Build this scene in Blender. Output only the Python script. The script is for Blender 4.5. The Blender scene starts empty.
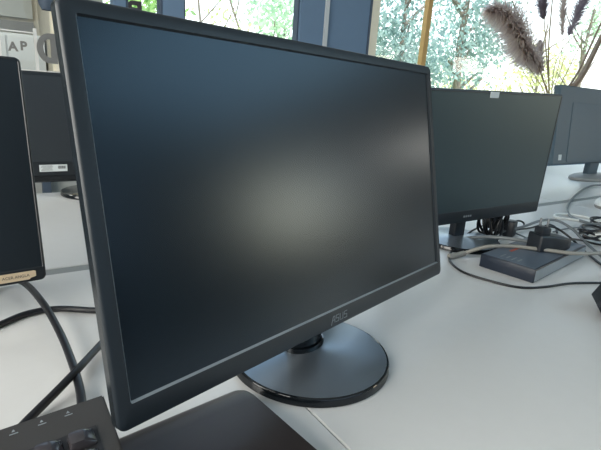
import bpy, bmesh, math, random
from mathutils import Vector, Matrix
sc = bpy.context.scene
COL = sc.collection
V = Vector
rnd = random.Random(7)

# ------------------------------------------------------------------ camera
CAM = V((-0.339, -0.439, 0.337))
CR = V((0.8267, -0.5586, 0.0669)); CU = V((0.098, 0.2604, 0.9605)); CF = V((0.5540, 0.7875, -0.2697))
FPX = 472.08
cd = bpy.data.cameras.new('camera'); cam = bpy.data.objects.new('camera', cd); COL.objects.link(cam)
cd.sensor_fit = 'HORIZONTAL'; cd.sensor_width = 36.0; cd.lens = FPX / 601 * 36.0
cd.clip_start = 0.02; cd.clip_end = 400
_m = Matrix((CR, CU, -CF)).transposed().to_4x4(); _m.translation = CAM
cam.matrix_world = _m
sc.camera = cam
cd.dof.use_dof = False

# ------------------------------------------------------------------ light
sc.view_settings.view_transform = 'Standard'; sc.view_settings.look = 'None'
sc.view_settings.gamma = 1.0; sc.view_settings.use_curve_mapping = False
sc.view_settings.exposure = 0.0
SKY_STRENGTH = 2.6
w = bpy.data.worlds.new('sky'); sc.world = w; w.use_nodes = True
nt = w.node_tree; nt.nodes.clear()
out = nt.nodes.new('ShaderNodeOutputWorld'); bg = nt.nodes.new('ShaderNodeBackground')
tc = nt.nodes.new('ShaderNodeTexCoord'); sx = nt.nodes.new('ShaderNodeSeparateXYZ'); rp = nt.nodes.new('ShaderNodeValToRGB')
nt.links.new(tc.outputs['Generated'], sx.inputs[0]); nt.links.new(sx.outputs['Z'], rp.inputs[0])
rp.color_ramp.elements[0].position = 0.0; rp.color_ramp.elements[0].color = (1.0, 0.98, 0.88, 1)
rp.color_ramp.elements[1].position = 0.55; rp.color_ramp.elements[1].color = (0.50, 0.74, 1.0, 1)
e = rp.color_ramp.elements.new(0.16); e.color = (0.92, 0.98, 1.0, 1)
nt.links.new(rp.outputs[0], bg.inputs[0]); bg.inputs[1].default_value = SKY_STRENGTH
nt.links.new(bg.outputs[0], out.inputs[0])

sd = bpy.data.lights.new('sun', 'SUN'); sd.energy = 5.0; sd.angle = 0.02; sd.color = (1, 0.93, 0.78)
so = bpy.data.objects.new('sun', sd); COL.objects.link(so)
so.rotation_euler = V((0.35, 0.75, -0.75)).to_track_quat('-Z', 'Y').to_euler()   # from behind the building, onto the trees

def area(name, loc, direction, sx_, sy_, power, color=(1, 1, 1)):
    d = bpy.data.lights.new(name, 'AREA'); d.shape = 'RECTANGLE'; d.size = sx_; d.size_y = sy_; d.energy = power; d.color = color
    o = bpy.data.objects.new(name, d); COL.objects.link(o); o.location = loc
    o.rotation_euler = V(direction).to_track_quat('-Z', 'Y').to_euler()
    return o

area('ceiling_light_panels', (3.4, -2.3, 1.93), (0, 0, -1), 3.2, 2.4, 60, (0.50, 0.79, 1.0))  # unseen blue panel added to lift the screens' upper reflection; no known fixture
area('left_daylight', (-1.98, -0.2, 0.85), (1, 0, -0.1), 2.0, 1.3, 74, (1.0, 0.97, 0.90))  # fill added to brighten the left desk; the left wall has no window
area('rear_daylight', (1.0, -5.35, 1.15), (0, 1, 0.0), 6.0, 1.2, 26, (0.60, 0.80, 1.0))  # bluish fill added behind the camera for the screens; solid wall there
area('right_daylight', (7.85, -4.65, 0.68), (-1, 0.6, 0), 1.1, 1.3, 50, (1.0, 0.88, 0.62))
area('right_daylight_high', (7.85, -1.6, 1.08), (-1, 0.15, 0), 1.0, 0.28, 9, (1.0, 0.92, 0.80))

# ------------------------------------------------------------------ pixel helpers: a point seen at (px,py) on a known plane
def ray(x, y): return CR * ((x - 300.5) / FPX) - CU * ((y - 225) / FPX) + CF
def uz(x, y, z=0.0):
    d = ray(x, y); return CAM + d * ((z - CAM.z) / d.z)
def uy(x, y, Y):
    d = ray(x, y); return CAM + d * ((Y - CAM.y) / d.y)

# ------------------------------------------------------------------ materials
def mat(name, col, rough=0.5, metal=0.0, ior=1.5, noise=0.0, nscale=40.0, bump=0.0, aniso=0.0, coat=0.0, spec=0.5, tint=None):
    m = bpy.data.materials.new(name); m.use_nodes = True
    t = m.node_tree; b = t.nodes['Principled BSDF']
    b.inputs['Base Color'].default_value = (*col, 1); b.inputs['Roughness'].default_value = rough
    b.inputs['Metallic'].default_value = metal; b.inputs['IOR'].default_value = ior
    b.inputs['Specular IOR Level'].default_value = spec
    b.inputs['Coat Weight'].default_value = coat; b.inputs['Coat Roughness'].default_value = 0.08
    if tint: b.inputs['Specular Tint'].default_value = (*tint, 1)
    if noise or bump:
        c = t.nodes.new('ShaderNodeTexCoord'); n = t.nodes.new('ShaderNodeTexNoise'); n.inputs['Scale'].default_value = nscale
        n.inputs['Detail'].default_value = 4
        t.links.new(c.outputs['Object'], n.inputs['Vector'])
        if noise:
            r = t.nodes.new('ShaderNodeMapRange'); r.inputs[3].default_value = 1 - noise; r.inputs[4].default_value = 1 + noise
            t.links.new(n.outputs['Fac'], r.inputs[0])
            h = t.nodes.new('ShaderNodeHueSaturation'); h.inputs['Color'].default_value = (*col, 1)
            t.links.new(r.outputs[0], h.inputs['Value']); t.links.new(h.outputs[0], b.inputs['Base Color'])
        if bump:
            bp = t.nodes.new('ShaderNodeBump'); bp.inputs['Strength'].default_value = bump; bp.inputs['Distance'].default_value = 0.001
            t.links.new(n.outputs['Fac'], bp.inputs['Height']); t.links.new(bp.outputs[0], b.inputs['Normal'])
    if aniso:
        b.inputs['Anisotropic'].default_value = aniso
        tg = t.nodes.new('ShaderNodeTangent'); b.inputs['Anisotropic Rotation'].default_value = 0.25; tg.direction_type = 'RADIAL'; tg.axis = 'Z'
        t.links.new(tg.outputs[0], b.inputs['Tangent'])
    return m

def leaf_mat(name, c1, c2, trans=0.5):
    m = bpy.data.materials.new(name); m.use_nodes = True
    t = m.node_tree; b = t.nodes['Principled BSDF']; o = t.nodes['Material Output']
    g = t.nodes.new('ShaderNodeNewGeometry'); r = t.nodes.new('ShaderNodeValToRGB')
    r.color_ramp.elements[0].color = (*c1, 1); r.color_ramp.elements[1].color = (*c2, 1)
    t.links.new(g.outputs['Random Per Island'], r.inputs[0])
    t.links.new(r.outputs[0], b.inputs['Base Color']); b.inputs['Roughness'].default_value = 0.55
    tr = t.nodes.new('ShaderNodeBsdfTranslucent'); t.links.new(r.outputs[0], tr.inputs[0])
    mx = t.nodes.new('ShaderNodeMixShader'); mx.inputs[0].default_value = trans
    t.links.new(b.outputs[0], mx.inputs[1]); t.links.new(tr.outputs[0], mx.inputs[2]); t.links.new(mx.outputs[0], o.inputs[0])
    return m

def glass_mat(name, tint=(1, 1, 1)):
    m = bpy.data.materials.new(name); m.use_nodes = True
    t = m.node_tree; t.nodes.clear(); o = t.nodes.new('ShaderNodeOutputMaterial')
    tr = t.nodes.new('ShaderNodeBsdfTransparent'); tr.inputs[0].default_value = (*tint, 1)
    gl = t.nodes.new('ShaderNodeBsdfGlossy'); gl.inputs['Roughness'].default_value = 0.02
    lw = t.nodes.new('ShaderNodeLayerWeight'); pw = t.nodes.new('ShaderNodeMath'); pw.operation = 'POWER'; pw.inputs[1].default_value = 4.0
    mr = t.nodes.new('ShaderNodeMapRange'); mr.inputs[3].default_value = 0.02; mr.inputs[4].default_value = 0.55
    t.links.new(lw.outputs['Facing'], pw.inputs[0]); t.links.new(pw.outputs[0], mr.inputs[0])
    mx = t.nodes.new('ShaderNodeMixShader')
    t.links.new(mr.outputs[0], mx.inputs[0]); t.links.new(tr.outputs[0], mx.inputs[1]); t.links.new(gl.outputs[0], mx.inputs[2])
    t.links.new(mx.outputs[0], o.inputs[0])
    return m

M = dict(
    desk=mat('white_laminate', (0.69, 0.69, 0.68), 0.33, noise=0.02, nscale=60),
    desk_edge=mat('grey_desk_edge', (0.27, 0.285, 0.28), 0.5, noise=0.03),
    metal_grey=mat('grey_metal', (0.35, 0.37, 0.38), 0.4, metal=0.6, noise=0.05),
    bezel=mat('charcoal_bezel', (0.016, 0.023, 0.030), 0.40, bump=0.08, nscale=900),
    bezel_dark=mat('black_bezel', (0.012, 0.016, 0.020), 0.38, bump=0.05, nscale=900),
    lip=mat('satin_bezel_lip', (0.42, 0.46, 0.49), 0.28, metal=0.5, noise=0.03),  # caught light painted onto the left and bottom lips; other two stay bezel-dark
    screen=mat('matte_screen', (0.004, 0.008, 0.012), 0.27, ior=1.6, noise=0.05, nscale=3, tint=(.68, .84, 1.0)),
    screen_rear=mat('dark_rear_screen', (0.024, 0.030, 0.036), 0.42, noise=0.05, nscale=3),
    screen_left=mat('black_front', (0.010, 0.016, 0.022), 0.40, noise=0.05, nscale=3),
    screen_far=mat('matte_far_screen', (0.026, 0.042, 0.050), 0.42, ior=1.6, noise=0.05, nscale=3, tint=(.65, .9, 1.0)),
    shell=mat('black_back_shell', (0.020, 0.028, 0.034), 0.45, bump=0.1, nscale=600),
    shell_blue=mat('slate_back_shell', (0.075, 0.115, 0.145), 0.5, bump=0.1, nscale=600),
    base_top=mat('brushed_dark_metal', (0.27, 0.31, 0.35), 0.30, metal=0.8, aniso=0.9),
    gloss=mat('glossy_black', (0.006, 0.008, 0.010), 0.06, ior=1.5, noise=0.02),
    gloss_side=mat('glossy_side', (0.008, 0.012, 0.016), 0.22, noise=0.03),
    chrome=mat('clear_polished_collar', (0.5, 0.52, 0.52), 0.08, metal=1.0, noise=0.02),
    logo=mat('silver_print', (0.26, 0.29, 0.31), 0.4, noise=0.02),
    label_tan=mat('tan_paper_label', (0.66, 0.53, 0.36), 0.7, noise=0.08, nscale=80),
    label_white=mat('white_paper_label', (0.62, 0.66, 0.66), 0.6, noise=0.05, nscale=90),
    sign=mat('grey_sign', (0.20, 0.20, 0.195), 0.6, noise=0.05),
    ink=mat('dark_ink', (0.05, 0.045, 0.05), 0.7, noise=0.05),
    cable=mat('black_cable', (0.008, 0.009, 0.012), 0.36, noise=0.05),
    cable_grey=mat('grey_cable', (0.30, 0.29, 0.26), 0.45, noise=0.06),
    cable_light=mat('pale_grey_cable', (0.76, 0.79, 0.77), 0.4, noise=0.05),
    cable_mid=mat('dark_grey_cable', (0.17, 0.19, 0.20), 0.35, noise=0.05),
    kb=mat('brushed_dark_keyboard', (0.055, 0.052, 0.050), 0.38, metal=0.35, bump=0.1, nscale=500),
    kb_well=mat('key_well', (0.012, 0.012, 0.014), 0.5, noise=0.05),
    key=mat('dark_keycap', (0.040, 0.036, 0.040), 0.16, noise=0.05),
    lap=mat('dark_brown_laptop', (0.045, 0.036, 0.036), 0.40, metal=0.5, noise=0.05, nscale=200),
    box_blue=mat('dark_navy_plastic', (0.012, 0.020, 0.036), 0.38, noise=0.05),
    box_side=mat('grey_box_side', (0.30, 0.34, 0.37), 0.45, noise=0.05),
    box_top=mat('slate_box_top', (0.105, 0.135, 0.175), 0.36, noise=0.06, nscale=30),
    red=mat('faded_red_print', (0.45, 0.10, 0.07), 0.6, noise=0.1),
    pin=mat('dull_metal_pin', (0.16, 0.17, 0.18), 0.35, metal=0.8, noise=0.05),
    black=mat('black_plastic', (0.016, 0.020, 0.026), 0.40, bump=0.05, nscale=500),
    mouse=mat('white_plastic', (0.72, 0.75, 0.75), 0.3, noise=0.02),
    wall=mat('blue_grey_paint', (0.16, 0.245, 0.36), 0.75, noise=0.03, nscale=8),  # bluish lens glare over a dark grey wall is put into this colour
    wall_dark=mat('slate_paint', (0.055, 0.085, 0.12), 0.8, noise=0.03, nscale=8),
    wall_pale=mat('pale_paint', (0.62, 0.65, 0.66), 0.8, noise=0.03, nscale=8),
    wall_grey=mat('grey_paint', (0.44, 0.46, 0.44), 0.8, noise=0.03, nscale=8),
    wall_beige=mat('beige_paint', (0.62, 0.58, 0.48), 0.8, noise=0.04, nscale=8),
    ceil=mat('ceiling_paint', (0.62, 0.66, 0.70), 0.9, noise=0.02, nscale=8),
    floor=mat('grey_carpet', (0.07, 0.075, 0.08), 0.9, noise=0.15, nscale=120),
    cream=mat('cream_window_frame', (0.92, 0.85, 0.68), 0.5, noise=0.04),
    orange=mat('golden_wood_mullion', (0.62, 0.38, 0.13), 0.5, noise=0.12, nscale=25),
    dark_post=mat('dark_blue_grey_post', (0.075, 0.105, 0.15), 0.6, noise=0.05),
    white=mat('white_metal', (0.82, 0.82, 0.80), 0.45, noise=0.02),
    band=mat('grey_band', (0.22, 0.22, 0.21), 0.7, noise=0.05),
    glass=glass_mat('window_glass', (0.97, 0.99, 1.0)),
    chair=mat('grey_plastic', (0.26, 0.26, 0.25), 0.5, noise=0.05),
    chair_pad=mat('pale_mesh', (0.70, 0.68, 0.60), 0.8, noise=0.12, nscale=30),
    bark=mat('bark', (0.20, 0.17, 0.14), 0.9, noise=0.25, nscale=12),
    straw=mat('dry_straw', (0.44, 0.34, 0.20), 0.7, noise=0.2, nscale=20),
    stalk_dark=mat('dark_dry_stalk', (0.32, 0.23, 0.17), 0.8, noise=0.2, nscale=20),
    plume=leaf_mat('mauve_plume', (0.66, 0.56, 0.54), (0.92, 0.82, 0.75), 0.5),
    plume_dark=leaf_mat('dark_plume', (0.30, 0.25, 0.31), (0.50, 0.42, 0.46), 0.4),
    vase=mat('stoneware_vase', (0.30, 0.27, 0.24), 0.5, noise=0.1),
    grass=mat('sunlit_grass', (0.42, 0.46, 0.20), 0.9, noise=0.25, nscale=1.5),
    leaf_teal=leaf_mat('teal_leaves', (0.22, 0.33, 0.31), (0.49, 0.61, 0.56)),
    leaf_yellow=leaf_mat('yellow_leaves', (0.60, 0.58, 0.22), (0.85, 0.82, 0.50)),
    leaf_green=leaf_mat('green_leaves', (0.28, 0.48, 0.14), (0.60, 0.76, 0.34)),
    leaf_pale=leaf_mat('pale_leaves', (0.45, 0.62, 0.42), (0.75, 0.86, 0.68)),
)

# ------------------------------------------------------------------ mesh helpers
class MB:
    def __init__(s): s.bm = bmesh.new()
    def box(s, c, size, rot=None, bev=0.0, seg=2):
        r = bmesh.ops.create_cube(s.bm, size=1.0)['verts']
        bmesh.ops.scale(s.bm, vec=size, verts=r)
        if bev:
            ed = {e for v in r for e in v.link_edges}
            r2 = bmesh.ops.bevel(s.bm, geom=list(ed), offset=bev, segments=seg, affect='EDGES', profile=0.5)
            vs = set(); 
            for f in r2['faces']: vs.update(f.verts)
            seen = set(vs); st = list(vs)
            while st:
                v = st.pop()
                for e_ in v.link_edges:
                    o = e_.other_vert(v)
                    if o not in seen: seen.add(o); st.append(o)
            r = list(seen)
        if rot is not None: bmesh.ops.rotate(s.bm, cent=(0, 0, 0), matrix=rot, verts=r)
        bmesh.ops.translate(s.bm, vec=c, verts=r)
        return s
    def loops(s, loops, cap0=False, cap1=False, closed=True):
        vs = [[s.bm.verts.new(p) for p in L] for L in loops]
        n = len(vs[0])
        for a, b in zip(vs, vs[1:]):
            for i in range(n if closed else n - 1):
                j = (i + 1) % n
                try: s.bm.faces.new((a[i], a[j], b[j], b[i]))
                except ValueError: pass
        if cap0: s.bm.faces.new(list(reversed(vs[0])))
        if cap1: s.bm.faces.new(vs[-1])
        return s
    def lathe(s, prof, n=64, c=(0, 0, 0), cap0=True, cap1=True, sx=1.0, sy=1.0):
        L = [[(c[0] + sx * r * math.cos(2 * math.pi * i / n), c[1] + sy * r * math.sin(2 * math.pi * i / n), c[2] + z) for i in range(n)] for r, z in prof]
        return s.loops(L, cap0, cap1)
    def tube(s, pts, rad, n=8, taper=None):
        pts = [V(p) for p in pts]; L = []; up = V((0, 0, 1)); prev = None
        for i, p in enumerate(pts):
            t = (pts[min(i + 1, len(pts) - 1)] - pts[max(i - 1, 0)]).normalized()
            if prev is None:
                a = t.cross(up)
                if a.length < 1e-3: a = t.cross(V((1, 0, 0)))
                a.normalize()
            else:
                a = prev - t * prev.dot(t)
                if a.length < 1e-5: a = t.cross(up)
                a.normalize()
            prev = a; b = t.cross(a)
            r = rad if taper is None else rad + (taper - rad) * i / (len(pts) - 1)
            L.append([p + (a * math.cos(2 * math.pi * k / n) + b * math.sin(2 * math.pi * k / n)) * r for k in range(n)])
        return s.loops(L, True, True)
    def poly(s, pts, y0, y1, plane='xz'):
        """extrude a 2D polygon"""
        def P(p, d): return (p[0], d, p[1]) if plane == 'xz' else (p[0], p[1], d)
        return s.loops([[P(p, y0) for p in pts], [P(p, y1) for p in pts]], True, True)
    def quad(s, a, b, c, d):
        s.bm.faces.new([s.bm.verts.new(p) for p in (a, b, c, d)]); return s
    def xf(s, m): bmesh.ops.transform(s.bm, matrix=m, verts=s.bm.verts[:]); return s
    def build(s, name, m, parent=None, smooth=False, norm=True, loc=None):
        if norm: bmesh.ops.recalc_face_normals(s.bm, faces=s.bm.faces[:])
        me = bpy.data.meshes.new(name); s.bm.to_mesh(me); s.bm.free()
        me.materials.append(m)
        if smooth:
            for p in me.polygons: p.use_smooth = True
            try: me.set_sharp_from_angle(angle=math.radians(38))
            except Exception: pass
        o = bpy.data.objects.new(name, me); COL.objects.link(o)
        if parent: o.parent = parent
        return o

def tag(o, label, cat, group=None, kind=None):
    o['label'] = label; o['category'] = cat
    if group: o['group'] = group
    if kind: o['kind'] = kind
    return o
def thing(name, label, cat, loc=(0, 0, 0), rz=0.0, group=None):
    o = bpy.data.objects.new(name, None); COL.objects.link(o); o.empty_display_size = 0.05
    o.location = loc; o.rotation_euler = (0, 0, rz)
    return tag(o, label, cat, group)
def struct(o): o['kind'] = 'structure'; return o
def srect(name, c, size, m, parent=None):
    o = MB().box(c, size).build(name, m, parent)
    return o if parent else struct(o)

def text(name, body, size, m, mw, parent=None, ext=0.0003, align='CENTER', shear=0.0, sx=1.0, bold=0.0):
    cu = bpy.data.curves.new(name, 'FONT'); cu.body = body; cu.size = size; cu.extrude = ext
    cu.align_x = align; cu.align_y = 'CENTER'; cu.shear = shear
    cu.materials.append(m)
    tmp = bpy.data.objects.new(name, cu); COL.objects.link(tmp)
    cu.offset = bold; bpy.context.view_layer.update()
    me = bpy.data.meshes.new_from_object(tmp.evaluated_get(bpy.context.evaluated_depsgraph_get()))
    bpy.data.objects.remove(tmp); bpy.data.curves.remove(cu)
    me.name = name
    if not me.materials: me.materials.append(m)
    o = bpy.data.objects.new(name, me); COL.objects.link(o)
    if parent: o.parent = parent
    o.matrix_local = mw @ Matrix.Diagonal((sx, 1, 1, 1))
    return o

def spline(pts, n=10):
    """Catmull-Rom through the points"""
    P = [V(p) for p in pts]; P = [P[0] * 2 - P[1]] + P + [P[-1] * 2 - P[-2]]; o = []
    for i in range(1, len(P) - 2):
        a, b, c, d = P[i - 1:i + 3]
        for k in range(n):
            t = k / n
            o.append(0.5 * ((2 * b) + (c - a) * t + (2 * a - 5 * b + 4 * c - d) * t * t + (3 * b - a - 3 * c + d) * t ** 3))
    o.append(P[-2]); return o

# ================================================================== THE ROOM
ZF = -0.74; ZC = 1.95; YW = 2.0
XL, XR, YB = -2.05, 8.0, -5.5
def wx(px, py=10): return uy(px, py, YW).x
srect('floor', ((XL + XR) / 2, (YB + 5) / 2, ZF - 0.05), (XR - XL + 0.4, 5 - YB + 0.4, 0.1), M['floor'])
srect('ceiling', ((XL + XR) / 2, (YB + YW) / 2 + 0.1, ZC + 0.05), (XR - XL + 0.4, YW - YB + 0.4, 0.1), M['ceil'])
SILL = 0.10; HEAD = 1.80
x_part = wx(118); x_p3a, x_p3b = wx(126), wx(163); x_c1 = wx(184); x_w1b = wx(300); x_f = wx(325.5); x_w2 = wx(371.5)
x_w2b = 7.6
# the window wall, pieces left standing between and under the openings
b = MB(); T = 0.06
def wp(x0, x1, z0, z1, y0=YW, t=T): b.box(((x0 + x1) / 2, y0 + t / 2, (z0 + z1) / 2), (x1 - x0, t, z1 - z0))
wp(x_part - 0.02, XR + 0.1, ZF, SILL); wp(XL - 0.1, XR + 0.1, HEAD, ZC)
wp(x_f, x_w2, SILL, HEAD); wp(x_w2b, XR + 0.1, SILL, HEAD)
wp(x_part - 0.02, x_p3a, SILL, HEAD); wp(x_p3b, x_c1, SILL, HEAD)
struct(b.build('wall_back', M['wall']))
# projecting pier between first window and the flat wall
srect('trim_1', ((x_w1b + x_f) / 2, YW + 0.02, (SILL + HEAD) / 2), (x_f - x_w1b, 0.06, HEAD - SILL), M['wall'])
srect('trim_2', (x_f, YW - 0.012, (SILL + HEAD) / 2), (0.024, 0.024, HEAD - SILL), M['wall_pale'])  # pale strip paints the light on the pier's corner
srect('trim_3', (x_w2 - 0.006, YW - 0.004, (SILL + HEAD) / 2), (0.012, 0.008, HEAD - SILL), M['dark_post'])
# rear, left and right walls
srect('wall_front', ((XL + XR) / 2, YB - 0.1, (ZF + ZC) / 2), (XR - XL + 0.4, 0.2, ZC - ZF), M['wall_dark'])
srect('wall_left', (XL - 0.1, (YB + 4.2) / 2, (ZF + ZC) / 2), (0.2, 4.2 - YB, ZC - ZF), M['wall_pale'])
RW0, RW1, RZ0, RZ1 = -5.0, -3.2, 0.15, 1.6      # window in the right wall
b = MB()
def rp_(y0, y1, z0, z1): b.box((XR + 0.1, (y0 + y1) / 2, (z0 + z1) / 2), (0.2, y1 - y0, z1 - z0))
rp_(YB, YW, ZF, RZ0); rp_(YB, YW, RZ1, ZC); rp_(YB, RW0, RZ0, RZ1); rp_(RW1, YW, RZ0, RZ1)
struct(b.build('wall_right', M['wall_dark']))

def window(name, x0, x1, z0, z1, y, fr, fw, mulls=(), fd=0.05):
    root = bpy.data.objects.new(name, None); COL.objects.link(root); root.location = ((x0 + x1) / 2, y, z0); root['kind'] = 'structure'
    W_, H_ = x1 - x0, z1 - z0
    f = MB()
    f.box((-W_ / 2 + fw / 2, 0, H_ / 2), (fw, fd, H_), bev=0.004); f.box((W_ / 2 - fw / 2, 0, H_ / 2), (fw, fd, H_), bev=0.004)
    f.box((0, 0, fw / 2), (W_ - 2 * fw, fd, fw), bev=0.004); f.box((0, 0, H_ - fw / 2), (W_ - 2 * fw, fd, fw), bev=0.004)
    f.build('window_frame', M[fr], root)
    for mx, mw_, mm in mulls:
        MB().box((mx - (x0 + x1) / 2, 0, H_ / 2), (mw_, fd * 0.8, H_ - 2 * fw), bev=0.003).build('mullion', M[mm], root)
    MB().box((0, 0.012, H_ / 2), (W_ - 1.6 * fw, 0.004, H_ - 1.6 * fw)).build('pane', M['glass'], root)
    return root
window('window_1', x_c1, x_w1b, SILL, HEAD, YW + 0.03, 'dark_post', 0.010)
xm = (wx(430.5))
window('window_2', x_w2, x_w2b, SILL, HEAD, YW + 0.02, 'cream', wx(381) - x_w2 - 0.01, [(xm, (wx(434) - wx(427.5)) * .68, 'orange'), (6.4, 0.05, 'orange')])
window('window_3', x_p3a, x_p3b, SILL, HEAD, YW + 0.03, 'dark_post', 0.014)
rw = window('window_4', -0.9, 0.9, 0, RZ1 - RZ0, 0, 'cream', 0.05, [(0, 0.04, 'cream')])
rw.location = (XR + 0.1, (RW0 + RW1) / 2, RZ0); rw.rotation_euler = (0, 0, math.pi / 2)
srect('trim_4', ((x_c1 + x_w2b) / 2, YW - 0.11, SILL - 0.015), (x_w2b - x_c1, 0.24, 0.03), M['white'])   # sill board

# glass partition on the left with the meeting room behind it
PZ0 = uy(40, 70.5, YW).z
root = bpy.data.objects.new('window_5', None); COL.objects.link(root); root['kind'] = 'structure'; root.location = (0, YW + 0.05, PZ0)
MB().box(((XL + x_part) / 2, 0, -0.006), (x_part - XL, 0.06, 0.012)).build('bottom_rail', M['white'], root)
MB().box(((XL + x_part) / 2, 0, (HEAD - PZ0) / 2), (x_part - XL, 0.006, HEAD - PZ0)).build('pane', M['glass'], root)
for px in (0.5, 37.5):
    zt = uy(px, 28 if px > 5 else 29, YW).z
    MB().box((wx(px, 50), 0, (zt - PZ0) / 2), (0.011, 0.03, zt - PZ0)).build('mullion', M['white'], root)
MB().box((wx(16, 30), 0, uy(16, 30.5, YW).z - PZ0), (wx(34, 30) - wx(-3, 30), 0.03, 0.006)).build('transom', M['white'], root)
for px in (56.0, 122.0):
    MB().box((wx(px), 0, (HEAD - PZ0) / 2), (0.034, 0.08, HEAD - PZ0), bev=0.003).build('post', M['cream' if px < 100 else 'dark_post'], root)  # cream one paints the sheen on the monitor's side; dark one is a post
# low wall under the partition
b = MB(); b.box(((XL + x_part) / 2 - 0.01, YW + 0.08, (ZF + PZ0 - 0.012) / 2), (x_part - XL - 0.02, 0.12, PZ0 - 0.012 - ZF))
struct(b.build('wall_low', M['wall_grey']))
srect('trim_5', (wx(46.5, 188), YW - 0.005, (ZF + 0.3) / 2), (0.034, 0.05, 0.3 - ZF), M['dark_post'])
# meeting room shell
YR = 4.2
srect('wall_far', ((XL + x_part) / 2, YR + 0.06, (ZF + ZC) / 2), (x_part - XL + 0.3, 0.1, ZC - ZF), M['wall_beige'])
srect('wall_side', (x_part - 0.05, (YW + YR) / 2 + 0.1, (ZF + ZC) / 2), (0.06, YR - YW - 0.2, ZC - ZF), M['wall_beige'])
zc2 = uy(16, 22, YR - 0.6).z
srect('ceiling_far', ((XL + x_part) / 2, (YW + YR) / 2 + 0.12, 1.45), (x_part - XL + 0.2, YR - YW + 0.1, 0.05), M['wall_grey'])
xA, xB = uy(-8, 26, YR).x, uy(33, 26, YR).x
srect('trim_6', ((xA + xB) / 2, YR - 0.02, uy(16, 26, YR).z), (xB - xA, 0.05, uy(16, 21, YR).z - uy(16, 30, YR).z), M['band'])
zA = uy(16, 20.5, YR).z
srect('trim_7', ((xA + xB) / 2, YR - 0.02, zA + 0.35), (xB - xA, 0.04, 0.66), M['wall_grey'])
ml = area('meeting_room_lamp', (-0.4, 2.9, 1.30), (0, 0.3, -1), 1.2, 0.5, 13, (1, 0.97, 0.88))  # invented fill panel that lights the meeting room; no lamp known there

# ------------------------------------------------------------------ outside
srect('ground', (6, 42, -1.0), (110, 79, 0.1), M['grass'])
def foliage(cx, cy, cz, rx, ry, rz, n, leaf, m, parent, seed, name='foliage'):
    r = random.Random(seed); bm_ = MB(); clumps = []
    for _ in range(max(8, n // 90)):
        while True:
            p = V((r.uniform(-1, 1), r.uniform(-1, 1), r.uniform(-1, 1)))
            if p.length < 1: break
        clumps.append(V((cx + p.x * rx, cy + p.y * ry, cz + p.z * rz)))
    cs = 0.22 * (rx + rz) / 2
    for _ in range(n):
        c = r.choice(clumps) + V((r.gauss(0, cs), r.gauss(0, cs), r.gauss(0, cs)))
        a = V((r.gauss(0, 1), r.gauss(0, 1), r.gauss(0, 1))).normalized(); b_ = a.orthogonal().normalized()
        s_ = leaf * r.uniform(0.6, 1.4); d = a.cross(b_)
        bm_.quad(c - b_ * s_, c - d * s_ * 0.45, c + b_ * s_, c + d * s_ * 0.45)
    return bm_.build(name, m, parent, norm=False)
def tree(label, x, y, h, crown, leaf, n, m, seed, branches=6, tr=0.09, lean=0.0, group=None, name='tree'):
    r = random.Random(seed); zg = -0.95
    t = thing(name, label, 'tree', (x, y, zg), 0, group)
    tk = MB(); top = V((lean, 0, h))
    main = spline([(0, 0, 0), (lean * 0.2 + 0.08, 0, h * 0.35), (lean * 0.6 - 0.06, 0, h * 0.7), top], 6)
    tk.tube(main, tr, 8, tr * 0.3)
    for k in range(branches):
        p = main[int(len(main) * (0.3 + 0.6 * k / branches))]
        ang = r.uniform(0, 6.28); L = h * r.uniform(0.25, 0.45)
        q = p + V((math.cos(ang) * L * 0.8, math.sin(ang) * L * 0.4, L * r.uniform(0.4, 0.8)))
        mid = (p + q) / 2 + V((r.uniform(-.1, .1), 0, r.uniform(-.15, .1)))
        tk.tube(spline([p, mid, q], 5), tr * 0.42, 6, tr * 0.12)
    tk.build('trunk', M['bark'], t, smooth=True)
    foliage(lean * 0.6, 0, crown[0], crown[1], crown[1] * 0.7, crown[2], n, leaf, m, t, seed + 1)
    return t
def P(px, py, Y): return uy(px, py, Y)
def bush(label, px, Y, ztop, rx, n, leaf, m, seed):
    p = P(px, 40, Y); t = thing('bush', label, 'bush', (p.x, Y, -0.95))
    st = MB(); r = random.Random(seed)
    for k in range(5): st.tube([(0, 0, 0), (r.uniform(-.4, .4) * rx, r.uniform(-.2, .2), (ztop + 0.95) * 0.7)], 0.025, 6, 0.01)
    st.build('stem', M['bark'], t)
    foliage(0, 0, (ztop + 0.95) * 0.5, rx, rx * 0.6, (ztop + 0.95) * 0.5, n, leaf, m, t, seed + 1)
    return t
p = P(404, 40, 7.0); tree('dense blue-green tree just right of the cream window frame', p.x, 7.0, 3.6, (2.55, 0.95, 1.35), 0.060, 4200, M['leaf_teal'], 3, branches=7)
p = P(462, 40, 7.8); tree('blue-green leafy tree right of the golden mullion, behind the mauve plume', p.x, 7.8, 3.9, (2.8, 1.35, 1.5), 0.065, 3200, M['leaf_teal'], 5, branches=12, tr=.14)
p = P(592, 20, 8.2); tree('sparse pale tree behind the thick dry stalks at the right', p.x, 8.2, 4.6, (4.2, 1.3, 0.9), 0.07, 900, M['leaf_pale'], 9, branches=9, tr=0.11)
p = P(545, 40, 11.0); tree('thin yellowish tree standing far behind the dried reeds', p.x, 11.0, 4.6, (2.3, 1.9, 1.5), 0.085, 1500, M['leaf_yellow'], 12, branches=7)
p = P(200, 10, 7.0); tree('slender blue-green tree at the left end of the broad bright pane', p.x, 7.0, 4.2, (3.7, 0.5, 0.6), 0.06, 600, M['leaf_teal'], 21, branches=6, tr=0.03)
p = P(262, 10, 8.4); tree('thin grey tree behind the pale bush with one slanting branch', p.x, 8.4, 4.4, (4.2, 1.1, 0.8), 0.06, 500, M['leaf_pale'], 24, branches=5, tr=0.035, lean=-1.2)
bush('small yellow bush low in the broad bright pane', 213, 8.0, 2.30, 0.30, 700, 0.05, M['leaf_yellow'], 31)
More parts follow.
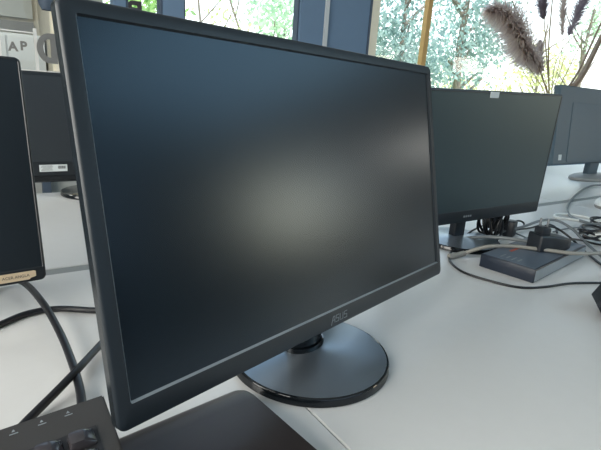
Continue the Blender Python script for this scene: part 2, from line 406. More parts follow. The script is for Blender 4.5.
bush('pale green bush beside the right edge of the broad bright pane', 274, 8.0, 2.70, 0.65, 1900, 0.06, M['leaf_pale'], 34)
bush('bright green bush behind the pane with dark lettering', 146, 6.0, 1.9, 0.5, 2600, 0.05, M['leaf_green'], 37)
bush('yellow-green sunlit bush low behind the blue-green trees', 452, 13.0, 1.5, 2.6, 2600, 0.09, M['leaf_yellow'], 41)
bush('low pale green bush outside at the far right', 596, 10.5, 1.25, 1.3, 900, 0.07, M['leaf_pale'], 44)

# ================================================================== DESKS
def desk(name, label, x0, x1, y0, y1, seams):
    t = thing(name, label, 'desk', ((x0 + x1) / 2, (y0 + y1) / 2, ZF))
    ox, oy = (x0 + x1) / 2, (y0 + y1) / 2
    xs = [x0] + seams + [x1]; g = 0.0012
    for a, b_ in zip(xs, xs[1:]):
        MB().box(((a + b_) / 2 - ox, 0, -ZF - 0.0125), (b_ - a - g, y1 - y0, 0.025), bev=0.0015, seg=1).build('worktop', M['desk'], t)
    MB().box((0, 0, -ZF - 0.05), (x1 - x0 - 0.3, 0.06, 0.04)).build('beam', M['metal_grey'], t)
    for a in (x0 + 0.12, x1 - 0.12):
        for yy in (y0 + 0.08, y1 - 0.08):
            MB().box((a - ox, yy - oy, (-ZF - 0.026) / 2), (0.05, 0.05, -ZF - 0.026)).build('leg', M['metal_grey'], t)
    return t
desk('office_desk', 'long white desk in front carrying the large monitor and the cables', -1.75, 3.3, -0.52, 0.437, [-0.0615, 1.497])
desk('office_desk', 'long white desk behind the grey gap, under the rear monitors', -1.75, 3.3, 0.468, 1.11, [-0.052, 1.497])
srect('trim_8', (0.775, 0.4525, -0.008), (5.05, 0.0306, 0.012), M['desk_edge'])

# ================================================================== MONITORS
def rrect(x0, x1, z0, z1, r, y, n=6):
    o = []
    for cx_, cz_, a0 in ((x1 - r, z1 - r, 0), (x0 + r, z1 - r, 90), (x0 + r, z0 + r, 180), (x1 - r, z0 + r, 270)):
        for k in range(n + 1):
            a = math.radians(a0 + 90 * k / n); o.append(V((cx_ + r * math.cos(a), y, cz_ + r * math.sin(a))))
    return o
def monitor_body(t, W, H, bw, m4, depth, bezel, lip, screen, shell, rad=0.008, rec=0.003, lipw=0.002, bulge=0.035):
    """front plane y=0, bottom centre at the origin, before m4"""
    bl, br, bt, bb = bw
    x0, x1 = -W / 2, W / 2; ix0, ix1, iz0, iz1 = x0 + bl, x1 - br, bb, H - bt
    f = MB()
    sd_ = MB(); sd_.loops([rrect(x0, x1, 0, H, rad, depth), rrect(x0, x1, 0, H, rad, 0.003)]); sd_.xf(m4).build('side_band', M['gloss_side'], t, smooth=True)
    f.loops([rrect(x0, x1, 0, H, rad, 0.003), rrect(x0 + .0012, x1 - .0012, .0012, H - .0012, rad - .0006, 0.0008),
             rrect(x0 + .003, x1 - .003, .003, H - .003, rad - .002, 0), rrect(ix0 - lipw, ix1 + lipw, iz0 - lipw, iz1 + lipw, .0022, 0)])
    f.xf(m4).build('bezel', M[bezel], t, smooth=True)
    A_, B_ = rrect(ix0 - lipw, ix1 + lipw, iz0 - lipw, iz1 + lipw, .0022, 0), rrect(ix0, ix1, iz0, iz1, .001, rec)
    for nm, mm, idx in (('bezel_lip', lip, list(range(10, 25))), ('bezel_edge', bezel, list(range(24, 28)) + list(range(0, 11)))):
        l = MB(); l.loops([[A_[i] for i in idx], [B_[i] for i in idx]], closed=False); l.xf(m4).build(nm, M[mm], t)
    s = MB(); s.loops([rrect(ix0, ix1, iz0, iz1, .001, rec), rrect(ix0, ix1, iz0, iz1, .001, rec + .002)], True, True)
    s.xf(m4).build('screen', M[screen], t)
    k = MB(); k.loops([rrect(x0, x1, 0, H, rad, depth), rrect(x0 + .012, x1 - .012, .012, H - .012, rad, depth + .008),
                       rrect(x0 + .07, x1 - .07, .05, H - .05, rad, depth + .012), rrect(x0 + .10, x1 - .10, .07, H - .07, rad, depth + bulge)], False, True)
    k.xf(m4).build('back_shell', M[shell], t, smooth=True)
def round_base(t, r, dx=0.0, dy=0.0, top='base_top', rim='gloss', tall=1.0):
    b_ = MB(); b_.lathe([(r - .004, .0112 * tall), (r - .02, .0128 * tall), (r * .55, .0150 * tall), (.03, .0165 * tall)], 96, (dx, dy, 0), False, True)
    b_.build('base_plate', M[top], t, smooth=True)
    b_ = MB(); b_.lathe([(r - .0015, 0.0), (r, .0012), (r - .0008, .0090 * tall), (r - .0016, .0104 * tall), (r - .004, .0112 * tall)], 96, (dx, dy, 0), True, False)
    b_.build('base_rim', M[rim], t, smooth=True)
def m4_of(yoff, zb, tilt, roll=0.0, xoff=0.0):
    return Matrix.Translation((xoff, yoff, zb)) @ Matrix.Rotation(-tilt, 4, 'X') @ Matrix.Rotation(-roll, 4, 'Y')

# --- the large monitor in front
t = thing('monitor', 'large black monitor in front, at an angle on a round brushed base', 'monitor', (0, 0, 0), 0.245)
W1, H1 = 0.5725, 0.3385
m4 = m4_of(-0.0380, 0.0615, 0.214, -0.006, 0.0027)
monitor_body(t, W1, H1, (.0142, .013, .0135, .0230), m4, 0.011, 'bezel', 'lip', 'screen', 'shell', rad=0.0085, rec=0.0025, lipw=0.0016)
round_base(t, 0.1035)
n_ = MB(); n_.lathe([(.030, .015), (.0285, .022), (.027, .06), (.027, .13)], 40, (0.0, 0.012, 0), True, True, 1.0, 0.62)
n_.box((0, 0.04, 0.145), (.07, .05, .07), bev=.006); n_.build('neck', M['gloss'], t, smooth=True)
n_ = MB(); n_.lathe([(.0315, .0150), (.0325, .018), (.0315, .0225), (.0290, .0228)], 40, (0.0, 0.012, 0), False, False, 1.0, 0.66); n_.build('neck_collar', M['gloss'], t, smooth=True)
# logo letters: slanted strokes, 33 mm wide
lg = MB(); lx = 0.2735 - W1 / 2; lz = 0.0068; lh = 0.0078; st = 0.0006
def stroke(pts):
    for a, b_ in zip(pts, pts[1:]):
        a = V((a[0], a[1])); b_ = V((b_[0], b_[1])); d = (b_ - a); L = d.length
        if L < 1e-6: continue
        d.normalize(); nrm = V((-d.y, d.x)) * st / 2; a2 = a - d * st * .4; b2 = b_ + d * st * .4
        lg.poly([tuple(a2 + nrm), tuple(b2 + nrm), tuple(b2 - nrm), tuple(a2 - nrm)], -0.0006, 0.0002)
def L_(pts): stroke([(lx + x * 0.033 + z * 0.10 * lh, lz + z * lh) for x, z in pts])
L_([(0.0, -.25), (.13, 1), (.21, 1), (.21, 0)]); L_([(.09, .42), (.21, .42)])
L_([(.46, 1), (.30, 1), (.29, .54), (.45, .50), (.44, 0), (.27, 0)])
L_([(.54, 1), (.53, .1), (.56, 0), (.67, 0), (.70, .1), (.72, 1)])
L_([(.97, 1), (.81, 1), (.80, .54), (.96, .50), (.95, 0), (.78, 0)])
lg.xf(m4).build('logo', M['logo'], t)

# --- second monitor on the same desk
x2, y2, yaw2, tilt2, W2, H2, zb2, roll2 = .631, .223, -.065, -.033, .501, .301, .068, .026
bx, by = x2 - math.sin(yaw2) * .045 + .017, y2 + math.cos(yaw2) * .045
t2 = thing('monitor', 'black monitor facing us behind the tangled cables, small pale tag on top', 'monitor', (bx, by, 0), yaw2)
m4 = m4_of(-.045, zb2, tilt2, roll2, -.017)
monitor_body(t2, W2, H2, (.006, .006, .006, .030), m4, 0.022, 'bezel', 'bezel', 'screen_far', 'shell', rad=.005, rec=.0008, lipw=.0008)
round_base(t2, .098, 0, .0, 'base_top', 'gloss')
n_ = MB(); n_.box((0, .012, .085), (.036, .022, .15), bev=.004); n_.build('neck', M['black'], t2, smooth=True)
tg_ = MB().box((.0, -.0006, 0), (.028, .0012, .013)); o = tg_.xf(m4 @ Matrix.Translation((-.005, 0, H2 - .0085))).build('tag', M['label_white'], t2); o['label'] = 'small pale tag on the top bezel'
lg2 = MB()
for k in range(4): lg2.box((-.012 + k * .0072, -.0003, 0), (.0055, .0006, .0045), bev=.0002, seg=1)
lg2.xf(m4 @ Matrix.Translation((-.022, 0, .015))).build('logo', M['logo'], t2)

# --- rear right monitor, its back towards us
t3 = thing('monitor', 'wide black monitor on the rear desk at the far right, back towards us', 'monitor', (2.36, .735, 0), 0)
W3, H3 = .94, .362
m4 = m4_of(-.022, .090, .095, 0, -.012)
b_ = MB(); b_.loops([rrect(-W3 / 2, W3 / 2, 0, H3, .012, .03), rrect(-W3 / 2, W3 / 2, 0, H3, .012, .006), rrect(-W3 / 2 + .005, W3 / 2 - .005, .005, H3 - .005, .010, 0)], False, True)
b_.xf(m4).build('back_shell', M['shell_blue'], t3, smooth=True)
b_ = MB(); b_.loops([rrect(-W3 / 2 + .122, W3 / 2 - .122, .01, H3 - .072, .008, .001), rrect(-W3 / 2 + .122, W3 / 2 - .122, .01, H3 - .072, .008, -.003), rrect(-W3 / 2 + .131, W3 / 2 - .131, .018, H3 - .080, .008, -.0045)], False, True)
b_.xf(m4).build('raised_panel', M['shell_blue'], t3, smooth=True)
b_ = MB(); b_.loops([rrect(-W3 / 2 + .008, W3 / 2 - .008, .014, H3 - .008, .004, .0305), rrect(-W3 / 2 + .008, W3 / 2 - .008, .014, H3 - .008, .004, .0325)], True, True)
b_.xf(m4).build('screen', M['screen_far'], t3)
b_ = MB().box((-W3 / 2 + .062, -.0006, .034), (.026, .0016, .026)); o = b_.xf(m4).build('sticker', M['label_white'], t3); o['label'] = 'small square pale sticker at the lower left corner'
b_ = MB().box((0, .02, .10), (.10, .03, .17), bev=.006); b_.build('neck', M['shell_blue'], t3, smooth=True)
b_ = MB(); b_.lathe([(.19, 0), (.20, .004), (.198, .014), (.17, .022), (.05, .026)], 72, (0.0, 0.0, 0), True, True, 1.0, .40); b_.build('base', M['chair'], t3, smooth=True)

# --- left monitor close by
t4 = thing('monitor', 'black monitor cut off by the left edge, tan paper label on its bezel', 'monitor', (-.524 - math.sin(.198) * .06, .276 + math.cos(.198) * .06, 0), .088)
t4.rotation_euler = (0, 0, .088)
t4.location = (-.524 - math.sin(.088) * .06, .276 + math.cos(.088) * .06, 0)
W4, H4 = .51, .317
m4 = m4_of(-.06, .048, .198, -.003)
monitor_body(t4, W4, H4, (.004, .004, .004, .020), m4, .012, 'bezel_dark', 'bezel_dark', 'screen_left', 'shell', rad=.008, rec=.001, lipw=.001)
b_ = MB().lathe([(.10, 0), (.105, .004), (.10, .012), (.03, .016)], 64, (0, 0, 0), True, True, 1.0, .8); b_.build('base', M['gloss'], t4, smooth=True)
b_ = MB().box((0, .0, .075), (.05, .024, .12), bev=.004); b_.build('neck', M['black'], t4)
lab = MB(); lab.loops([[V((x, y, z)) for x, z in ((.160, .004), (.2325, .004), (.2345, .006), (.2415, .0075), (.2415, .0150), (.2390, .0160), (.160, .0160))] for y in (-.0002, -.0009)], True, True)
o = lab.xf(m4).build('paper_label', M['label_tan'], t4); o['label'] = 'torn tan paper label with typed capital letters'
text('label_text', 'ACER ANGLA', .0056, M['ink'], m4 @ Matrix.Translation((.2160, -.0010, .0100)) @ Matrix.Rotation(math.pi / 2, 4, 'X'), t4, .0001, sx=1.0)

# --- rear left monitor on the far desk
t5 = thing('monitor', 'black monitor on the rear desk at the left, silver sticker along its lower edge', 'monitor', (-.045, 1.075, 0), 0)
W5, H5 = .50, .297
m4 = m4_of(-.045, .047, .02, 0, .0)
monitor_body(t5, W5, H5, (.014, .014, .010, .058), m4, .022, 'bezel_dark', 'bezel_dark', 'screen_rear', 'shell', rad=.005, rec=.001, lipw=.001)
round_base(t5, .10, 0, -.01, 'gloss', 'gloss')
b_ = MB().box((0, .012, .075), (.06, .03, .12), bev=.004); b_.build('neck', M['black'], t5)
lx5 = uy(53.5, 167, 1.03).x + .045
o = MB().box((lx5, -.0006, .040), (.070, .0012, .019)).xf(m4).build('sticker', M['label_white'], t5); o['label'] = 'silver printed sticker'
for (q, s_) in ((lx5 - .012, 'MODEL 0243'), ):
    b_ = MB()
    for k in range(5): b_.box((lx5 - .016, -.0014, .0345 + k * .003), (.030 - .004 * (k % 3), .0006, .0008))
    for k in range(9): b_.box((lx5 + .012 + k * .0022, -.0014, .042), (.0010 + .0004 * (k % 2), .0006, .008))
    b_.xf(m4).build('sticker_print', M['ink'], t5)
b_ = MB(); b_.box((0, -.001, .012), (W5 - .02, .003, .014), bev=.001); b_.xf(m4).build('gloss_strip', M['gloss'], t5)

# ================================================================== KEYBOARD AND LAPTOP
lp = thing('laptop', 'closed dark brown laptop with a rounded back edge under the big monitor', 'laptop', (-.1165, -.0285, 0), .115)
# local: x to the left is negative, y away is up; the corner sits at the origin
LW, LD, LT = .335, .235, .020
prof = []
R = .012
loopsL = []
def outline(ins, z, backins):
    x0, x1, y0, y1 = -LW + ins, -ins, -LD + ins, -backins
    return [V((p.x, p.z, z)) for p in rrect(x0, x1, y0, y1, max(.013 - ins, .004), 0)]
b_ = MB(); b_.loops([outline(.004, 0.0015, .012), outline(.001, .005, .004), outline(0, .0085, .0), outline(.0, .0125, .0015), outline(.0012, .0165, .008), outline(.0022, .0190, .018), outline(.003, .0200, .032)], True, True)
b_.build('lid', M['lap'], lp, smooth=True)
for x in (-.03, -LW + .03):
    for y in (-.03, -LD + .03): MB().lathe([(.008, 0), (.008, .002)], 16, (x, y, 0)).build('rubber_foot', M['black'], lp)

KW, KD = .445, .155
kz = .065
kc = uz(103, 394, kz)
kb = thing('keyboard', 'dark brushed keyboard lying across the laptop at the lower left corner', 'keyboard', (0, 0, 0))
_km = Matrix.Rotation(.0, 3, 'Z') @ Matrix.Rotation(.11, 3, 'X') @ Matrix.Rotation(-.075, 3, 'Y')
KH = .026
_km4 = _km.to_4x4(); _km4.translation = kc - _km @ V((0, 0, KH)); kb.matrix_world = _km4
b_ = MB(); b_.loops([[V((-KW, -KD, .006)), V((0, -KD, .006)), V((0, 0, 0)), V((-KW, 0, 0))], [V((-KW, -KD, KH)), V((0, -KD, KH)), V((0, 0, KH)), V((-KW, 0, KH))]], True, True)
ed = [e_ for e_ in b_.bm.edges]; bmesh.ops.bevel(b_.bm, geom=ed, offset=.0015, segments=2, affect='EDGES')
b_.build('case', M['kb'], kb, smooth=True)
def kmat(x, y): return Matrix.Translation((x, y, KH))
def keycap_mesh(wd, dp):
    m_ = MB(); h = .0080; i = .0022
    m_.loops([rr2(wd, dp, 0, .0), rr2(wd, dp, 0, .002), rr2(wd - .001, dp - .001, .0, .0035), rr2(wd - 4.2 * i, dp - 2 * i, -1.4 * i, h), rr2(wd - 4.2 * i - .002, dp - 2 * i - .002, -1.4 * i, h + .0003)], True, True)
    return m_
def rr2(w_, d_, o_, z):
    return [V((p.x + o_, p.z, z)) for p in rrect(-w_ / 2, w_ / 2, -d_ / 2, d_ / 2, .0022, 0, 3)]
PIT = .0235; PR = .0185
k0 = keycap_mesh(.0205, .0165).build('keycap', M['key'], kb, smooth=True)
keys = []
rearm = .038
for c in range(17):
    for r_ in range(5):
        if c == 4 or (c in (5, 6, 7) and r_ == 2) : continue
        x = -.0155 - .01025 - c * PIT; y = -rearm - r_ * PR - .008 - (.004 if r_ > 0 else 0)
        keys.append((x, y))
for i, (x, y) in enumerate(keys):
    k = k0 if i == 0 else k0.copy()
    if i: COL.objects.link(k); k.parent = kb
    k.matrix_local = kmat(x, y)
b_ = MB(); b_.box((-.0155 - 2 * PIT + .001, 0, .0003), (4 * PIT + .003, 5 * PR + .008, .0008)); b_.xf(kmat(0, -rearm - 2.5 * PR)).build('key_well', M['kb_well'], kb)
for i, px in enumerate((13.5, 41.5, 67.5)):
    q = uz(px, [431, 421, 411][i], kz - .003 - .002 * (2 - i)); v_ = _km.transposed() @ (q - kc)
    b_ = MB(); b_.poly([(-.0014, 0), (.0012, 0), (0, .0026)], .0001, .0005, 'xy'); b_.box((0, -.0024, .0003), (.0062, .0008, .0004))
    b_.xf(kmat(v_.x, -.009)).build('lock_light', M['logo'], kb)

# ================================================================== CABLES, LEFT
def cable(name, label, pts, rad, m, group='cables on the front desk', cat='cable', n=10):
    o = MB().tube(spline(pts, n), rad, 10).build(name, M[m], smooth=True)
    return tag(o, label, cat, group)
def zpts(L): return [uz(x, y, z) for x, y, z in L]
cable('cable', 'thick black cable curving down from the label of the left monitor to the keyboard',
      zpts([(-30, 300, .005), (0, 282, .010), (22, 282, .022), (42, 302, .024), (60, 333, .020), (73, 365, .014), (80, 390, .010), (82, 410, .006), (82, 425, .005)]), .0048, 'cable')
cable('cable', 'black cable arching low across the white desk behind the big monitor',
      zpts([(-20, 332, .005), (0, 324.5, .005), (26, 314, .005), (55, 309, .005), (85, 310, .005), (112, 313, .005), (135, 330, .005)]), .0045, 'cable')
cable('cable', 'straight black cable running diagonally from the big monitor to the keyboard',
      zpts([(125, 318, .004), (101, 344, .010), (80, 367, .0165), (60, 388, .014), (40, 408, .008), (24, 424, .005), (12, 437, .005)]), .0045, 'cable')

# ================================================================== RIGHT SIDE: box, adapter, cables
bx0 = V((.558, .015, 0)); 
rt = thing('set_top_box', 'flat dark box with a grey side lying under the cables', 'box', (.558, .015, 0), .147)
BW, BD, BH = .300, .116, .029
MB().box((BW / 2, BD / 2, BH / 2), (BW, BD, BH), bev=.0022).build('case', M['box_blue'], rt, smooth=True)
MB().box((BW / 2, BD / 2, BH + .0003), (BW - .008, BD - .008, .0006)).build('top_panel', M['box_top'], rt)
MB().box((BW / 2, -.0004, BH / 2), (BW - .006, .0010, BH - .006)).build('side_panel', M['box_side'], rt)  # thin panel paints the reflection that lightens this face
b_ = MB()
for k in range(4): b_.box((.030, .045 + k * .012, BH + .0008), (.020 + .006 * (k % 2), .003, .0004))
b_.build('printed_lines', M['logo'], rt)
b_ = MB(); b_.box((.10, .085, BH + .0008), (.05, .006, .0004)); b_.box((.16, .078, BH + .0008), (.03, .010, .0004)); b_.build('red_print', M['red'], rt)

ap = uz(549, 249, BH + .001)
ad = thing('power_adapter', 'black power adapter lying on the flat box with its two-pin plug up', 'adapter', (ap.x, ap.y, BH + .0008), -.35)
b_ = MB(); b_.loops([[V((x, p.x, p.z + .019)) for p in rrect(-s_ * .022, s_ * .022, -.019 * (.55 + .45 * s2), s2 * .016 , .005, 0)] for x, s_, s2 in ((-.047, .86, 1.05), (-.044, 1, 1.2), (-.012, 1, 1.1), (.028, .95, .75), (.040, .75, .55), (.048, .4, .3))], True, True)
b_.build('body', M['black'], ad, smooth=True)
MB().box((-.028, 0, .043), (.024, .028, .022), bev=.004).build('plug_head', M['black'], ad, smooth=True)
for s_ in (-1, 1):
    b_ = MB(); b_.lathe([(.0024, .052), (.0024, .071), (.0014, .073)], 12, (-.028 + s_ * .0065, s_ * -.004, 0)); b_.build('plug_pin', M['pin'], ad, smooth=True)

b2 = uz(508, 236, 0)
tag(MB().box((b2.x, b2.y, .022), (.036, .030, .044), Matrix.Rotation(.3, 3, 'Z'), bev=.005).build('power_block', M['black'], smooth=True), 'upright black power block beside the coiled black cable', 'power block')
# coiled black cable
cp = uz(490, 238, 0); pts = []
for k in range(150):
    a = k / 150 * 2 * math.pi * 8.5
    pts.append(V((cp.x + .030 * math.cos(a) * (1 + .15 * math.sin(k * .37)) + .010 * math.sin(k * .11), cp.y + .016 * math.sin(k * .23) + .012 * math.sin(a * .5), .0405 + .036 * math.sin(a) * (1 + .08 * math.sin(k * .51)))))
o = MB().tube(pts, .0032, 8).build('coiled_cable', M['cable'], smooth=True); tag(o, 'black cable wound into an upright coil before the second monitor', 'cable', 'cables on the front desk')
tw = MB().box((cp.x, cp.y, .040), (.012, .045, .030), bev=.004).build('cable_tie', M['cable'], o)

cable('cable', 'thin black wire looping round the left end of the flat box along the desk',
      zpts([(482, 226, .02), (470, 232, .016), (458, 243, .006), (450, 254, .0025), (450.5, 262, .0025), (463, 272, .0025), (490, 281, .0025), (520, 287.5, .0025), (545, 287, .0025), (570, 283.5, .0025), (601, 283, .0025), (640, 284, .0025)]), .0024, 'cable')
cable('cable', 'beige grey cable laid over the flat box from a plug at its left',
      zpts([(450, 256, .005), (462, 254, .008), (474, 250, .022), (490, 246.5, .034), (515, 246.5, .035), (545, 250, .035), (575, 253.5, .035), (601, 253, .030), (640, 250, .02)]), .0042, 'cable_grey')
o = MB().tube(spline(zpts([(449, 256.5, .006), (456, 255.5, .007), (464, 253.5, .010)]), 6), .0065, 10).build('cable_plug', M['cable_grey'], smooth=True); tag(o, 'beige grey plug lying at the left end of the flat box', 'plug')
cable('cable', 'dark grey cable lying straight below the coiled black cable',
      zpts([(455, 241, .012), (468, 238, .014), (490, 237, .030), (512, 239, .036), (530, 242, .036)]), .0042, 'cable_mid')
cable('cable', 'grey cable arching from behind the adapter down to the right',
      zpts([(500, 232, .012), (522, 227, .03), (540, 221, .045), (556, 220.5, .045), (572, 229, .035), (586, 243, .015), (601, 256, .006), (620, 268, .005)]), .0036, 'cable_mid')
cable('cable', 'black cable arching from the adapter beside the grey one',
      zpts([(545, 226, .045), (556, 228, .040), (568, 236, .025), (578, 245, .012), (590, 256, .004), (615, 275, .004)]), .0028, 'cable')
cable('cable', 'black lead leaving the rounded end of the adapter',
      zpts([(566, 240, .040), (574, 239.5, .036), (584, 241, .015), (596, 244, .004), (620, 248, .004)]), .0028, 'cable')
cable('cable', 'short black cable end hooked over the white desk beside the plug pins',
      zpts([(548, 224, .02), (555, 227, .012), (557, 233, .004)]), .0026, 'cable')
cable('cable', 'black cable hanging from the rear right monitor across the desk gap',
      zpts([(640, 184, .006), (601, 185, .006), (588, 187, .006), (576, 195, .006), (569, 203, .005), (567, 210, .004), (570, 216, .004), (578, 220, .004), (592, 224, .004)]), .0042, 'cable_mid')
cable('cable', 'pale grey cable bent into a flat hairpin on the desk at the right',
      zpts([(640, 232, .004), (601, 221.5, .004), (585, 217, .004), (570, 214.5, .004), (558, 214, .004), (554.5, 215.5, .004), (558, 217.5, .004), (572, 219.5, .004), (601, 223.5, .004), (640, 229, .004)]), .0038, 'cable_light')
cable('cable', 'small black cable loop right of the upright power block',
      zpts([(510, 228, .01), (514, 222, .022), (520, 221, .024), (524, 224, .016), (521, 229, .008), (514, 230, .006), (530, 228, .004), (541, 225, .004)]), .0026, 'cable')
cable('cable', 'thin black cable running behind the adapter from the power block',
      zpts([(512, 232, .004), (522, 236, .008), (531, 241, .032), (536, 243, .036)]), .0022, 'cable')
cable('cable', 'thin grey wire crossing the bare desk right of the plug pins',
      zpts([(553, 232, .003), (565, 229, .003), (580, 227.5, .003), (601, 226, .003), (630, 225, .003)]), .0020, 'cable_mid')
for i, (px, py, rr, m_, lb, nn, sq) in enumerate(((592, 236, .042, 'cable_mid', 'dark grey cable coiled loosely at the right edge', 3, .62), (602, 229, .046, 'cable', 'black cable coiled behind the grey coil at the right edge', 3, .6), (598, 244, .030, 'cable_light', 'pale grey cable loop lying on the coils at the right edge', 2, .7), (588, 243, .034, 'cable', 'small black coil in front of the grey coil at the right edge', 4, .7))):
    c = uz(px, py, .004); pts = []
    for k in range(24 * nn + 1):
        a = k / 24 * 2 * math.pi + i
        pts.append(V((c.x + rr * (1 + .16 * math.sin(k * .19 + i)) * math.cos(a), c.y + rr * sq * (1 + .15 * math.cos(k * .13)) * math.sin(a), .004 + i * .004 + .012 * (1 + math.sin(k * .17 + i)) + k * .00012)))
    tag(MB().tube(pts, .0032 if i != 2 else .0026, 8).build('coiled_cable', M[m_], smooth=True), lb, 'cable', 'cables on the front desk')

# mouse
mp = uz(601, 208, 0)
ms = thing('computer_mouse', 'white computer mouse on the desk at the right edge beyond the coils', 'mouse', (mp.x + .012, mp.y, 0), .5)
b_ = MB(); b_.lathe([(.046, .010), (.048, .016), (.044, .026), (.030, .034), (.010, .037)], 40, (0, 0, 0), True, True, 1.0, .62); b_.build('shell', M['mouse'], ms, smooth=True)
b_ = MB(); b_.lathe([(.042, 0), (.046, .004), (.046, .010)], 40, (0, 0, 0), True, True, 1.0, .62); b_.build('underside', M['chair'], ms, smooth=True)
# tapered charger block at the right edge
c = uz(593.5, 307, .026); c = c + V((.008, 0, 0))
ch = MB(); 
ch.loops([[V((c.x + .004 + x * s_ + .075 * (1 - s_), c.y + y * s_ - .02 * (1 - s_), z)) for x, y in ((.0, 0), (.055, -.085), (.16, -.06), (.15, .03), (.045, .030))] for z, s_ in ((0.0, .70), (.026, 1.0), (.050, .82), (.052, .78))], True, True)
tag(ch.build('charger', M['black'], smooth=True), 'black tapered charger block at the right edge of the front desk', 'charger')

# ================================================================== DRIED REEDS IN A VASE ON THE SILL
YP = 1.86
vp_ = uy(550, 100, YP)
vz = SILL
vs = thing('vase', 'stoneware vase of dried reeds on the window sill behind the monitors', 'vase', (vp_.x, YP, vz))
vh = vp_.z - vz
b_ = MB(); b_.lathe([(.05, 0), (.075, .02), (.09, vh * .4), (.07, vh * .75), (.045, vh * .92), (.052, vh), (.046, vh), (.040, vh * .9), (.0, vh * .5)], 40, (0, 0, 0), True, False); b_.build('body', M['vase'], vs, smooth=True)
def plume(axis, r0, n, L, m, parent, seed, droop=0.3):
    r = random.Random(seed); q = MB()
    for _ in range(n):
        u = r.random(); i = u * (len(axis) - 1.001); k = int(i); p = axis[k].lerp(axis[k + 1], i - k); tdir = (axis[k + 1] - axis[k]).normalized()
        env = (math.sin(math.pi * min(1, .08 + u * .95))) ** .6
        a = tdir.orthogonal().normalized(); ang = r.uniform(0, 6.283)
        side = (Matrix.Rotation(ang, 3, tdir) @ a)
        ln = L * env * r.uniform(.5, 1.2)
        d = (tdir * r.uniform(.5, 1.1) + side * r.uniform(.3, .9)).normalized()
        e1 = p + d * ln * .5; e2 = e1 + (d + V((0, 0, -droop))).normalized() * ln * .5
        wd = side.cross(tdir).normalized() * r0 * r.uniform(.6, 1.3)
        q.quad(p - wd * .4, p + wd * .4, e1 + wd, e1 - wd); q.quad(e1 - wd, e1 + wd, e2 + wd * .3, e2 - wd * .3)
    return q.build('plume', m, parent, norm=False)
def reed(label, px_pts, rad, smat, pl=None, n=500, L=.1, w_=.003, pm='plume', seed=1, y=YP, droop=.3):
    base = V((vp_.x + rnd.uniform(-.015, .015), YP + rnd.uniform(-.015, .015), vz + vh * .62))
    t = thing('dried_reed', label, 'dried reed', base, 0, 'dried reeds in the vase')
    P_ = [uy(a, b_, y + rnd.uniform(-.06, .06)) - base for a, b_ in px_pts]
    sp = spline([V((0, 0, 0))] + P_, 10)
    MB().tube(sp, rad, 6, rad * .5).build('stem', M[smat], t, smooth=True)
    if pl:
        ax = spline([uy(a, b_, y) - base for a, b_ in pl], 12)
        plume(ax, w_, n, L, M[pm], t, seed, droop)
    return t
reed('broad mauve plume arching over to the left, the fullest of the dried reeds', [(547, 94), (541, 70)], .006, 'straw', [(542, 72), (534, 62), (526, 52), (519, 38), (510, 22), (498, 12), (484, 12)], 3000, .20, .0045, 'plume', 51, droop=.5)
reed('small upright mauve plume standing against the broad arching one', [(548, 94), (543, 72)], .004, 'straw', [(541, 68), (540, 54), (540, 40)], 600, .075, .0035, 'plume', 52)
reed('dark purple plume on a tall stem at the top of the photo', [(549, 94), (546, 50), (544, 18)], .007, 'straw', [(544, 20), (543, 8), (544, -8), (546, -20)], 900, .11, .004, 'plume_dark', 53)
reed('narrow grey mauve plume on a thin stem right of the dark purple one', [(551, 94), (560, 60), (564, 34)], .004, 'straw', [(562, 36), (563, 16), (564, -2), (565, -10)], 700, .085, .0035, 'plume', 54)
reed('dark slanting plume on the right, leaning to the upper right', [(552, 94), (562, 66), (570, 36)], .004, 'straw', [(568, 36), (575, 20), (581, 6), (588, -6)], 800, .095, .0038, 'plume_dark', 55)
reed('plain straw stem rising straight beside the dark purple plume', [(549, 94), (548.5, 50), (552, 4), (554, -14)], .008, 'straw', seed=56)
reed('thin straw stem leaning a little left behind the broad plume', [(547, 94), (530, 45), (512, 0), (506, -14)], .005, 'straw', seed=57)
reed('straw stem bending left just right of the broad plume base', [(548, 94), (540, 72), (531, 46), (527, 20), (528, -10)], .005, 'straw', seed=62)
reed('short straw stem fanning left below the broad plume', [(546, 96), (536, 78), (527, 66), (520, 60)], .005, 'straw', seed=63)
reed('thick dark brown stalk slanting steeply out to the right edge', [(560, 100), (580, 78), (601, 38), (616, 8)], .036, 'stalk_dark', seed=58)
reed('second dark stalk slanting right just above the thick one', [(559, 98), (577, 74), (597, 32), (612, 0)], .014, 'stalk_dark', seed=59)
reed('pale thin stalk slanting right to the top of the photo', [(555, 96), (572, 62), (592, 20), (602, -6)], .005, 'straw', seed=60)
reed('straw stem slanting gently right between the two narrow plumes', [(551, 94), (556, 62), (572, 38), (596, 28), (612, 20)], .004, 'straw', seed=61)

# ================================================================== LETTERING AND THINGS BEHIND THE PARTITION
def wtext(name, body, px, py, size, m, y, label, cat, mirror=False, bold=0.0):
    p = uy(px, py, y)
    o = text(name, body, size, M[m], Matrix.Translation(p) @ Matrix.Rotation(math.pi / 2, 4, 'X'), None, .001, sx=-1.0 if mirror else 1.0, bold=bold)
    return tag(o, label, cat, 'dark window letters')
wtext('letter', 'A', 13, 47.0, .050, 'sign', YW + .03, 'dark letter on the partition glass, left of the other', 'letter', False, .002)
wtext('letter', 'P', 23.5, 46.5, .050, 'sign', YW + .03, 'dark letter on the partition glass left of the white mullion', 'letter', False, .002)

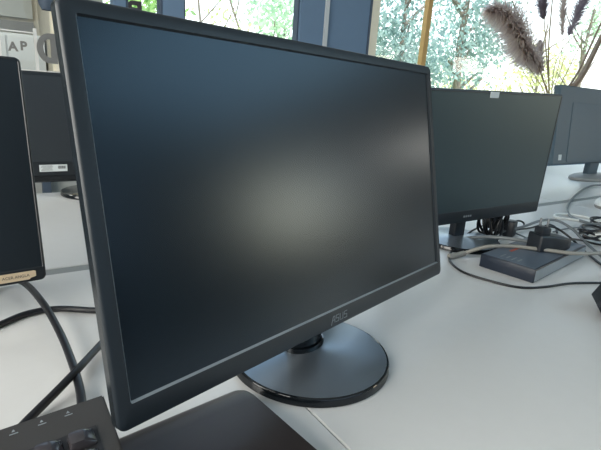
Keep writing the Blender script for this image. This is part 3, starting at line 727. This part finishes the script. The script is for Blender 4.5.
# sign letters rounded on the left, with an upright stem on the right
def sign_letter(x0, x1, y0, y1, tk, m_, label):
    xm_, ym_ = (x0 + x1) / 2, (y0 + y1) / 2
    p0 = uy(xm_, ym_, YW + .015); h2 = (uy(xm_, y0, YW).z - uy(xm_, y1, YW).z) / 2; hw = (uy(x1, ym_, YW).x - uy(x0, ym_, YW).x) / 2
    cx_ = min(-hw + h2, hw - tk * 1.2)
    def ring(ins):
        o = [(hw - ins, h2 - ins)]
        for k in range(25):
            a = math.pi / 2 + math.pi * k / 24
            o.append((cx_ + (hw + cx_ - ins) * math.cos(a), (h2 - ins) * math.sin(a)))
        return o + [(hw - ins, -h2 + ins)]
    o_, i_ = ring(0), ring(tk)
    F = lambda L, y: [V((x, y, z)) for x, z in L]
    o = MB().loops([F(i_, -.008), F(o_, -.008), F(o_, .008), F(i_, .008), F(i_, -.008)]).build('letter', M[m_]); o.location = p0
    tag(o, label, 'letter', 'dark window letters')
sign_letter(37, 57, 33.5, 63.5, .024, 'sign', 'big grey rounded letter on the partition beside the big monitor')
sign_letter(127.5, 141.5, 1.0, 12.0, .018, 'ink', 'dark letter on the green window pane above the big monitor')

# papers and a pale cupboard inside the meeting room
pc = uy(4, 52, YR - .05)
cb = thing('cupboard', 'pale grey cupboard against the far wall of the meeting room', 'cupboard', (pc.x, YR - .22, ZF))
ch_ = uy(22, 34, YR - .4).z - ZF
MB().box((0, 0, ch_ / 2), (.50, .36, ch_), bev=.004).build('body', M['wall_pale'], cb)
for s_ in (-1, 1): 
    d_ = MB().box((s_ * .125, -.188, ch_ / 2), (.240, .016, ch_ - .04), bev=.003).build('door', M['wall_pale'], cb)
    MB().box((s_ * .03, -.20, ch_ * .62), (.012, .02, .12)).build('handle', M['chair'], d_)
# pendant lamp at the top left
pl_ = uy(47.5, 10.5, 1.80)
la = thing('pendant_lamp', 'dark grey lamp hanging at the top left above the rear monitor', 'lamp', (pl_.x, 1.80, pl_.z))
b_ = MB(); b_.lathe([(.020, .0), (.030, .02), (.036, .06), (.034, .10), (.012, .115), (.0, .116)], 24, (0, 0, 0), False, False); b_.build('lamp_shade', M['dark_post'], la, smooth=True)
MB().tube([(0, 0, .11), (0, 0, ZC - pl_.z)], .004, 8).build('cord', M['cable'], la)
